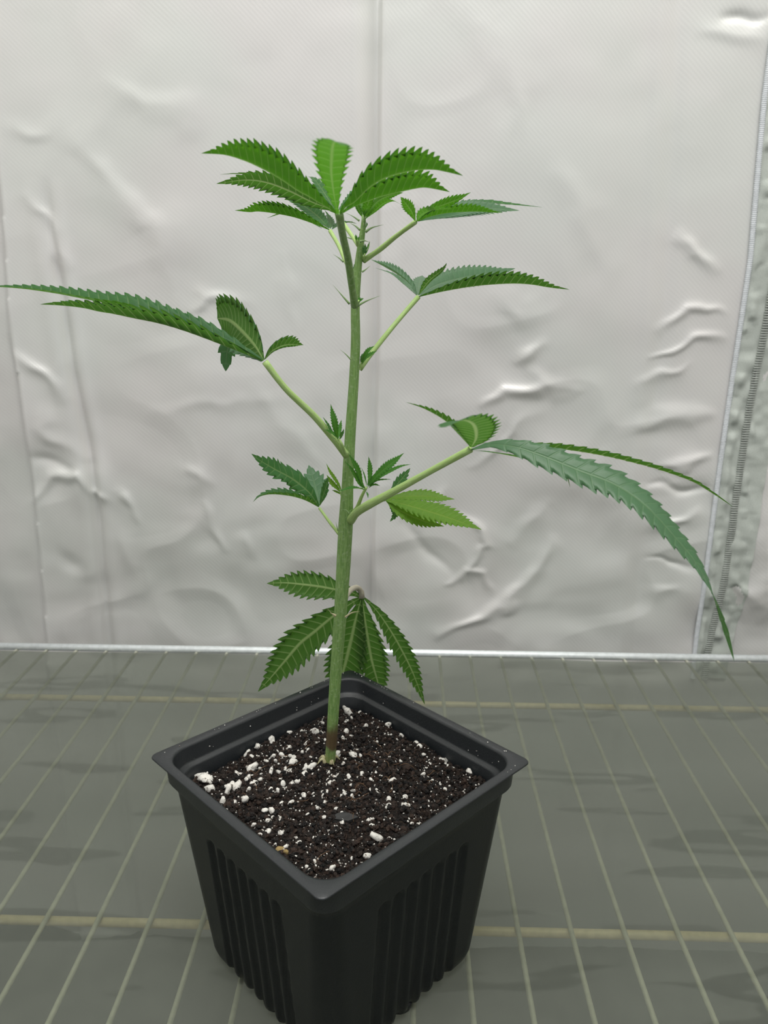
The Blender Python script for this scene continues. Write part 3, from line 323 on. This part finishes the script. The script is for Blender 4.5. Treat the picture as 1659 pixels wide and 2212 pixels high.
def tape(l0, l1, seed, name):
    nz, nx = 420, 22; x0, z = along(l0, nz); x1, _ = along(l1, nz); x1 = np.minimum(x1, XR-.002); x1 = np.maximum(x1, x0+.004)
    U = np.linspace(0, 1, nx)[None]; X = x0[:, None]*(1-U)+x1[:, None]*U; Z = np.repeat(z[:, None], nx, 1)
    b = np.minimum(np.interp(Z.ravel(), np.linspace(-.03, .52, 90), bas).reshape(Z.shape), np.array([wally(p, q) for p, q in zip(X.ravel(), Z.ravel())]).reshape(Z.shape)+.0006)
    puck = .0060*np.maximum(0, vnoise(X*.9+.2*Z, Z, 105, seed+5)+.05)*np.exp(-((U-.33)/.30)**2)*np.sin(np.clip(U*1.15, 0, 1)*math.pi)
    puck += .0020*(vnoise(X*1.4, Z*1.3, 70, seed)+.5*vnoise(X, Z, 160, seed+1))
    return link(name, gridmesh(name, np.stack([X, b-.0016-puck*1.0, Z], -1).reshape(-1, 3), nz, nx), M['tape'], wall)
tape(PIPING, COIL, 3, 'zipper_tape'); tape(COIL, TAPE_EDGE, 9, 'zipper_tape')
x, z = along(COIL, 2)
cx, cz = along(COIL, 300); V = []; F = []
for i in range(300):
    yb = min(float(np.interp(cz[i], np.linspace(-.03, .52, 90), bas)), wally(cx[i], cz[i])+.0006)-.0026; s = 0
    a = Vector((cx[i]+s*.0007, yb, cz[i])); h = Vector((.0026, .0006, .00062)); b0 = len(V)
    for dx_, dy_, dz_ in [(-1, -1, -1), (1, -1, -1), (1, 1, -1), (-1, 1, -1), (-1, -1, 1), (1, -1, 1), (1, 1, 1), (-1, 1, 1)]:
        V.append((a.x+dx_*h.x, a.y+dy_*h.y, a.z+dz_*h.z*.7+dx_*s*.0003))
    F += [tuple(b0+q for q in f) for f in [(0, 3, 2, 1), (4, 5, 6, 7), (0, 1, 5, 4), (1, 2, 6, 5), (2, 3, 7, 6), (3, 0, 4, 7)]]
tag(link('zipper_teeth', mesh('zipper_teeth', V, F), M['teeth'], wall), kind='stuff')
# tent sides, floor
def side(name, x, label):
    nz_, ny = 60, 60; z = np.linspace(ZF, ZT, nz_); y = np.linspace(-.62, YW+.004, ny); Z, Y = np.meshgrid(z, y, indexing='ij')
    d = .012*vnoise(Y, Z, 6, 21)+.006*vnoise(Y, Z, 15, 22)
    V = np.stack([np.full_like(Z, x)+d, Y, Z], -1).reshape(-1, 3)
    return tag(link(name, gridmesh(name, V, nz_, ny), M['fabric']), label, kind='structure')
side('wall_left', XL-.012, 'left fabric wall of the grow tent'); side('wall_right', XR+.012, 'right fabric wall of the grow tent')
fl = link('floor', box_me('floor', (XL-.02, -.62, ZF-.01), (XR+.02, YW+.02, ZF)), M['floor'], smooth=False)
tag(fl, 'grey tent floor under the wire shelf', kind='structure')

# ------------------------------------------------------------------ wire shelf and its liner
SX0, SX1 = -.375, .435
shelf = tag(empty('wire_shelf', (0, 0, -.006)), 'chrome wire shelf with closely spaced rods under the plastic liner', 'shelf')
def rod(name, a, b, r, mat, seg=12, parent=shelf):
    o = tube(name, [a, ((a[0]+b[0])/2, (a[1]+b[1])/2, (a[2]+b[2])/2), b], [r, r], mat, None, 3, seg)
    o.parent = parent; o.matrix_parent_inverse = Matrix.Translation((0, 0, .006)); return o
ZW = -.00235
rod('edge_rod', (SX0, .2945, -.0002), (SX1, .2935, -.0002), .0030, M['chrome'], 20)
first = None
for k in range(33):
    x = -.1184+.0247*(k-10)
    if x < SX0+.005 or x > SX1-.005: continue
    if first is None: first = wx = rod('wire', (x, -.33, ZW), (x, .2935, ZW), .00125, M['wire'], 10); x0_ = x
    else:
        wx = first.copy(); col.objects.link(wx); wx.location.x = x-x0_
for y in (-.205, .0205, .2245): rod('crossbar', (SX0, y, -.0058), (SX1, y, -.0058), .0022, M['bar'], 12)
rod('edge_rod', (SX0, -.33, -.0035), (SX1, -.33, -.0035), .0025, M['chrome'], 12)
# liner sheet with a gently uneven back edge
nx, ny = 120, 8; bm = bmesh.new(); rows = []
for zt in (0., -.0010):
    R = []
    for j in range(ny):
        for i in range(nx):
            x = SX0+.004+(SX1-SX0-.008)*i/(nx-1); u = j/(ny-1)
            ye = .2865-.0045*math.exp(-((x-.21)/.07)**2)*.6+.0025*math.exp(-((x-.11)/.045)**2)+.0006*math.sin(x*31)
            R.append(bm.verts.new((x, -.325+u*(ye+.325), zt)))
    rows.append(R)
for li, R in enumerate(rows):
    for j in range(ny-1):
        for i in range(nx-1):
            f = [R[j*nx+i], R[j*nx+i+1], R[(j+1)*nx+i+1], R[(j+1)*nx+i]]; bm.faces.new(f if li == 0 else f[::-1])
A, B = rows
for i in range(nx-1):
    bm.faces.new([A[i+1], A[i], B[i], B[i+1]]); j = (ny-1)*nx; bm.faces.new([A[j+i], A[j+i+1], B[j+i+1], B[j+i]])
for j in range(ny-1):
    bm.faces.new([A[j*nx], A[(j+1)*nx], B[(j+1)*nx], B[j*nx]]); e = nx-1; bm.faces.new([A[(j+1)*nx+e], A[j*nx+e], B[j*nx+e], B[(j+1)*nx+e]])
me = bpy.data.meshes.new('shelf_liner'); bm.to_mesh(me); bm.free()
tag(link('shelf_liner', me, M['liner'], smooth=False), 'smoky translucent plastic liner sheet lying on the wire shelf under the pot', 'shelf liner')

# ------------------------------------------------------------------ black square pot, a corner towards the viewer
POT_ROT = math.radians(45.5)
def rsq(a, r, ns=84, nc=9):
    """rounded square loop: (x, y, nx, ny, s along face or None)"""
    out = []
    for f in range(4):
        c, s = math.cos(POT_ROT+f*math.pi/2), math.sin(POT_ROT+f*math.pi/2)
        def put(px, py, qx, qy, fs): out.append((px*c-py*s, px*s+py*c, qx*c-qy*s, qx*s+qy*c, fs))
        st = a-r
        for i in range(ns):
            y = -st+2*st*i/(ns-1); put(a, y, 1, 0, y)
        for i in range(1, nc):
            th = math.pi/2*i/nc; put(st+r*math.cos(th), st+r*math.sin(th), math.cos(th), math.sin(th), None)
    return out
def groove(fs, z):
    if fs is None: return 0.
    d = 0.
    for k in range(-3, 4):
        u = abs(fs-k*.0072)/.0025
        if u < 1:
            top = .0735; e = min(1., max(0., (top+.0012*(1-u*u)-z)/.0016))
            d = .0017*e*(1 if u < .55 else (1-(u-.55)/.45)**.8)
    return d
def loft(name, loops, mat, parent, caps=(False, False)):
    V = []; F = []; n = len(loops[0])
    for L in loops: V += L
    for i in range(len(loops)-1):
        for k in range(n): F.append((i*n+k, i*n+(k+1) % n, (i+1)*n+(k+1) % n, (i+1)*n+k))
    if caps[0]: F.append(tuple(range(n))[::-1])
    if caps[1]: F.append(tuple((len(loops)-1)*n+k for k in range(n)))
    return link(name, mesh(name, V, F), mat, parent)
pot = tag(empty('plant_pot'), 'square black plastic nursery pot with ribbed sides and a flared flat rim', 'plant pot'); pot.location = (-.0016, .0012, 0)
lv = [(.0030, .0400, .011), (.0034, .0418, .0115), (.0048, .0430, .012), (.0075, .0437, .012)]
lv += [(z, .0437+(.0502-.0437)*(z-.0075)/(.0880-.0075), .012-.0040*(z-.0075)/.0805) for z in list(np.linspace(.0115, .066, 16))+list(np.linspace(.0690, .0765, 12))+[.080, .084, .0880]]
lv += [(.0888, .0519, .0078)]
loops = []
for z, a, r in lv:
    g = 0 if z < .0034 or z > .0885 else 1
    loops.append([(x-nx_*groove(s, z)*g, y-ny_*groove(s, z)*g, z) for x, y, nx_, ny_, s in rsq(a, r)])
inner = [(.0905, .0462, .0095), (.0898, .0452, .0095), (.070, .0440, .0095)]
pw = loft('pot_wall', loops, M['pot'], pot, (True, False))
def rimz(x, y): return -.0018*y/.076 if y < 0 else -.0010*y/.076
prof = [(.0888, .0519, .0078), (.0898, .0523, .0075), (.0981, .0527, .0072), (.0985, .0531, .006), (.0986, .0552, .003), (.0990, .0555, .003), (.0994, .0555, .003), (.0997, .0552, .003), (.0997, .0520, .0100), (.0994, .0513, .0100), (.0985, .0510, .0100),
        (.0925, .0504, .0100), (.0916, .0500, .0100), (.0912, .0487, .0098), (.0904, .0482, .0098), (.0780, .0474, .0098)]
loft('rim', [[(x, y, z+(rimz(x, y) if z > .095 else 0)) for x, y, *_ in rsq(a, r, 30, 9)] for z, a, r in prof], M['rim'], pot)
for k in range(4):
    th = POT_ROT+k*math.pi/2; cxx, cyy = .0356*math.cos(th), .0356*math.sin(th)
    V = []; seg = 18
    for zz_, rr in ((0, .0046), (.0006, .0056), (.0040, .0060)):
        V += [(cxx+rr*math.cos(2*math.pi*q/seg), cyy+rr*math.sin(2*math.pi*q/seg), zz_) for q in range(seg)]
    F = [(i*seg+q, i*seg+(q+1) % seg, (i+1)*seg+(q+1) % seg, (i+1)*seg+q) for i in range(2) for q in range(seg)]+[tuple(range(seg))[::-1], tuple(2*seg+q for q in range(seg))]
    link('foot', mesh('foot', V, F), M['pot'], pot)

# ------------------------------------------------------------------ soil with perlite
HS, SR = .0477, .0097
def inside(u, v, h=HS, r=SR):
    a, b = abs(u), abs(v)
    if a > h or b > h: return False
    return not (a > h-r and b > h-r and math.hypot(a-h+r, b-h+r) > r)
cr, sr = math.cos(POT_ROT), math.sin(POT_ROT)
def toworld(u, v): return u*cr-v*sr, u*sr+v*cr
def tosoil(x, y): return x*cr+y*sr, -x*sr+y*cr
def soilz(x, y):
    u, v = tosoil(x, y); e = max(abs(u), abs(v))/HS
    A = np.array([[x]]); B = np.array([[y]])
    return .0868+.0012*(1-e*e)-.0022*max(0, e-.8)/.2*(1 if y > -.01 else -.2)+float(.0028*vnoise(A, B, 110, 31)[0, 0]+.0022*vnoise(A, B, 260, 32)[0, 0]+.0012*vnoise(A, B, 600, 33)[0, 0])
N = 200; g = np.linspace(-HS, HS, N); V = []; idx = -np.ones((N, N), int)
GU, GV = np.meshgrid(g, g, indexing='ij'); WX, WY = GU*cr-GV*sr, GU*sr+GV*cr
E_ = np.maximum(abs(GU), abs(GV))/HS
SZ = .0868+.0012*(1-E_**2)-.0022*np.maximum(0, E_-.8)/.2*np.where(WY > -.01, 1, -.2)+.0028*vnoise(WX, WY, 110, 31)+.0022*vnoise(WX, WY, 260, 32)+.0012*vnoise(WX, WY, 600, 33)
for i in range(N):
    for j in range(N):
        if inside(g[i], g[j]): idx[i, j] = len(V); V.append((WX[i, j], WY[i, j], SZ[i, j]))
F = [(idx[i, j], idx[i+1, j], idx[i+1, j+1], idx[i, j+1]) for i in range(N-1) for j in range(N-1) if min(idx[i, j], idx[i+1, j], idx[i+1, j+1], idx[i, j+1]) >= 0]
soil = tag(link('potting_soil', mesh('potting_soil', V, F), M['soil']), 'dark crumbly potting soil flecked with white perlite filling the black pot', 'soil', kind='stuff'); soil.location = (-.0016, .0012, 0)
def ico(sub, seed, amp, squash=1.):
    bm = bmesh.new(); bmesh.ops.create_icosphere(bm, subdivisions=sub, radius=1); r = np.random.default_rng(seed)
    d = norm(r.normal(size=(5, 3))); am = r.random(5)
    for v in bm.verts:
        q = np.array(v.co); k = 1+amp*float(np.sum(am*np.sin(3*(d@q)+am*9)))/1.6+amp*.4*(r.random()-.5)
        v.co = Vector(q*k*np.array([1, 1, squash]))
    V = np.array([v.co for v in bm.verts]); Fc = np.array([[v.index for v in f.verts] for f in bm.faces]); bm.free(); return V, Fc
def scatter(name, n, rfun, shapes, mat, parent, shade=False, rim=0):
    VV = []; FF = []; SS = []; o = 0
    for q in range(n+rim):
        if q < n:
            while True:
                u, v = rng.uniform(-HS, HS, 2)
                if inside(u, v, HS-.0006): break
            x, y = toworld(u, v); z = soilz(x, y)
        else:
            f = rng.integers(0, 4); s = rng.uniform(-.050, .050); a = rng.choice([.0535, .0530, .0505]) ; z = .09975 if a > .052 else rng.uniform(.092, .096)
            th = f*math.pi/2; u, v = a*math.cos(th)-s*math.sin(th), a*math.sin(th)+s*math.cos(th); x, y = toworld(u, v)
        r = rfun() if q < n else rng.uniform(.00012, .00032)
        P, Fc = shapes[rng.integers(len(shapes))]; R = np.linalg.qr(rng.normal(size=(3, 3)))[0]
        W = (P*rng.uniform(.7, 1.2, 3))@R*r+np.array([x, y, z+r*(.35 if q < n else 0)])
        VV.append(W); FF.append(Fc+o); o += len(P); SS += [rng.random()**1.6]*len(P)
    V = np.vstack(VV); Fc = np.vstack(FF)
    me = mesh(name, V, Fc.tolist())
    if shade:
        at = me.attributes.new('shade', 'FLOAT', 'POINT'); at.data.foreach_set('value', np.array(SS, np.float32))
    return tag(link(name, me, mat, parent, smooth=not shade), kind='stuff')
sh1 = [ico(1, s, .35) for s in range(6)]
scatter('soil_crumbs', 8500, lambda: .00028+.0010*rng.random()**2.4, sh1, M['crumb'], soil, True)
scatter('perlite_grains', 2500, lambda: .00014+.00048*rng.random()**2.4, sh1, M['perlite'], soil, rim=110)
chunks = []
for s in range(7):
    P, Fc = ico(2, 40+s, .6, .85); chunks.append(mesh('perlite_chunk', P, Fc.tolist())); chunks[-1].materials.append(M['perlite']); chunks[-1].shade_smooth()
P, Fc = ico(2, 77, .5); yel = mesh('perlite_chunk', P, Fc.tolist()); yel.materials.append(M['ochre']); yel.shade_smooth()
pl = list(PERLITE)
while len(pl) < 295:
    u, v = rng.uniform(-HS+.001, HS-.001, 2); x, y = toworld(u, v)
    if inside(u, v, HS-.0015) and (x < .004 or rng.random() < .35): pl.append((x, y, .00048+.0009*rng.random()**2))
for q, (x, y, r) in enumerate(pl):
    u, v = tosoil(x, y)
    if not inside(u, v, HS-.0008):
        k = .96*HS/max(abs(u), abs(v)); x, y = x*k, y*k
    o = bpy.data.objects.new('perlite_chunk', yel if q in (20, 21) else chunks[q % 7]); col.objects.link(o); o.parent = soil
    o.location = (x, y, soilz(x, y)+.35*r); o.rotation_euler = rng.uniform(0, 6.28, 3); o.scale = tuple(r*.9*rng.uniform(.8, 1.25, 3))
    if q in (20, 21): o['label'] = 'ochre yellow perlite chunk'
for q in range(34):
    u, v = rng.uniform(-.036, .036, 2); x, y = toworld(u, v)
    if q < 12: x, y = rng.uniform(0, .03), rng.uniform(-.02, .02)
    a = rng.uniform(0, 6.28); L = rng.uniform(.003, .009); pts = []
    for k in range(5):
        pts.append((x, y, soilz(x, y)+.0006+.0010*math.sin(k*math.pi/4))); a += rng.normal()*.5; x += L/4*math.cos(a); y += L/4*math.sin(a)
    tube('root_fibre', pts, [.00012, .00008], M['fibre'], soil, 10, 5)
# flat dark bark flake on the soil
fx, fy = .0035, -.0235
V = []; th_ = [0, .7, 1.5, 2.4, 3.3, 4.1, 5.2]; rr_ = [1.35, .7, 1.15, .75, 1.45, .65, .95]
for zz_ in (.0006, .0018):
    V += [(fx+.0042*r*math.cos(t_), fy+.0030*r*math.sin(t_), soilz(fx, fy)+zz_+.0005*math.sin(3*t_)) for t_, r in zip(th_, rr_)]
F = [tuple(range(7))[::-1], tuple(range(7, 14))]+[(k, (k+1) % 7, 7+(k+1) % 7, 7+k) for k in range(7)]
link('bark_chip', mesh('bark_chip', V, F), M['chip'], soil, smooth=False)

# ------------------------------------------------------------------ the plant
PROF = {'std': ([0, .04, .12, .25, .42, .58, .72, .83, .92, 1], [.06, .16, .42, .78, 1., .94, .70, .42, .17, 0]),
        'broad': ([0, .04, .12, .25, .45, .65, .80, .90, .96, 1], [.06, .18, .45, .78, 1., .98, .80, .50, .25, 0]),
        'late': ([0, .08, .2, .4, .58, .74, .87, .95, 1], [.06, .18, .42, .80, 1., .92, .58, .28, 0]),
        'long': ([0, .04, .10, .20, .36, .52, .68, .82, .92, 1], [.07, .16, .42, .80, 1., .88, .66, .42, .20, 0])}
COLS = np.array([-1, -.74, -.48, -.24, -.05, .05, .24, .48, .74, 1.])
def leaflet(d, parent):
    nt = d['teeth']; fr = [0., .30, .62, .96]; tv = []
    for q in range(nt):
        for f in fr: tv.append((q+f))
    tv.append(nt); tv = np.array(tv); t0 = .06; t1 = .93             # teeth start past the bare base and stop before the tip
    T = t0+(t1-t0)*(tv/nt)**.95
    T = np.concatenate([[0, .02, .04], T, [.955, .975, .99, 1.]]); tv = np.concatenate([[-.75, -.5, -.25], tv, nt+np.array([.3, .5, .6, .7])])
    n = 220; C, prm, L = spline(d['pts'], n); S = np.linspace(0, 1, n)
    Tg = norm(np.gradient(C, axis=0)); nh = np.array(d['n'], float)
    if nh.ndim == 1: Nn = np.repeat(nh[None], n, 0)
    else: Nn = np.stack([np.interp(prm, np.arange(len(nh)), nh[:, k]) for k in range(3)], 1)
    Nn = norm(Nn-Tg*np.sum(Nn*Tg, 1, keepdims=True)); Sd = np.cross(Tg, Nn)
    pf = PROF[d.get('prof', 'std')]; w = np.interp(T, *pf); w = np.convolve(np.pad(w, 2, 'edge'), [.1, .2, .4, .2, .1], 'valid'); w[-1] = 0; W = d['hw']
    fold = math.radians(d['fold']); V = []; UV = []
    dep = .36; frac = np.where((tv >= 0) & (tv < nt), tv-np.floor(np.maximum(tv, 0)), 1.)
    big = np.clip(w*1.6, .25, 1)
    for i in range(len(T)):
        for s in COLS:
            a = abs(s); ww = w[i]*W
            em = 1-dep*(1-frac[i])**1.5*(a == 1) if 0 <= tv[i] < nt else 1.
            fwd = (.62*ww*a+(.17*ww*frac[i] if a == 1 else 0))/L
            tt = min(1., T[i]+fwd*(1-T[i])/max(1-T[i]*.9, .1)) if T[i] < 1 else 1.
            k = tt*(n-1); k0 = min(int(k), n-2); f = k-k0
            c = C[k0]*(1-f)+C[k0+1]*f; sd = Sd[k0]*(1-f)+Sd[k0+1]*f; nn = Nn[k0]*(1-f)+Nn[k0+1]*f
            ple = .020*ww*math.cos(2*math.pi*(tv[i]-.5))*math.sin(min(a, 1)*math.pi*.8) if tv[i] >= 0 else 0
            x = math.copysign(1, s)*a*ww*em
            V.append(c+sd*(x*math.cos(fold))+nn*(a*ww*em*math.sin(fold)-.14*ww*a*a*(1 if fold < .5 else .4)+ple-(.015*ww if a < .1 else 0)))
            UV.append((s*.5+.5, tv[i]))
    me = gridmesh('leaflet', np.array(V), len(T), len(COLS)); uvl = me.uv_layers.new(name='UVMap')
    vi = np.zeros(len(me.loops), np.int32); me.loops.foreach_get('vertex_index', vi)
    uvl.data.foreach_set('uv', np.array(UV, np.float32)[vi].ravel())
    return link('leaflet', me, M[d['mat']], parent)
base = STEM[0][0]
plant = tag(empty('hemp_plant', base), 'young green hemp plant with serrated fan leaves growing in the black square pot', 'plant')
inv = Matrix.Translation(-Vector(base))
def own(o): o.parent = plant; o.matrix_parent_inverse = inv; return o
own(tube('stem', [p for p, _ in STEM], [r for _, r in STEM], M['stem'], None, 140, 24, 7, .05))
for name, group in (('fan_leaf', LEAVES), ('side_shoot', SHOOTS)):
    for lf in group:
        st = lf['stalk']; o = own(tube(name, st['pts'], [st['r0']*1.15, st['r0']*.95, st['r0'], (st['r0']+st['r1'])/2, st['r1'], st['r1']*1.08], M[lf.get('mat') or 'stalk'], None, 26, 12, 4, .03))
        for d in lf['leaflets']:
            leaflet(d, o)
for s in STIPULES:
    own(tube('stipule', s['pts'], [s['r'], s['r']*.7, s['r']*.3, s['r']*.05], M['dry'] if s['dry'] else M['stip'], None, 10, 6))
# dry shrivelled seed-leaf remains at the foot of the stem
bx, by, bz = base
for a, L in ((2.9, .004), (3.6, .0045), (.3, .004), (5.4, .003), (2.2, .003)):
    p0 = (bx+.0018*math.cos(a), by+.0018*math.sin(a)-.0005, bz+.0045)
    own(tube('stipule', [p0, (bx+L*.7*math.cos(a), by+L*.7*math.sin(a), bz+.0065), (bx+L*1.2*math.cos(a), by+L*1.2*math.sin(a), bz+.0045)], [.0010, .0007, .0002], M['dry'], None, 10, 6))
bpy.context.view_layer.update()
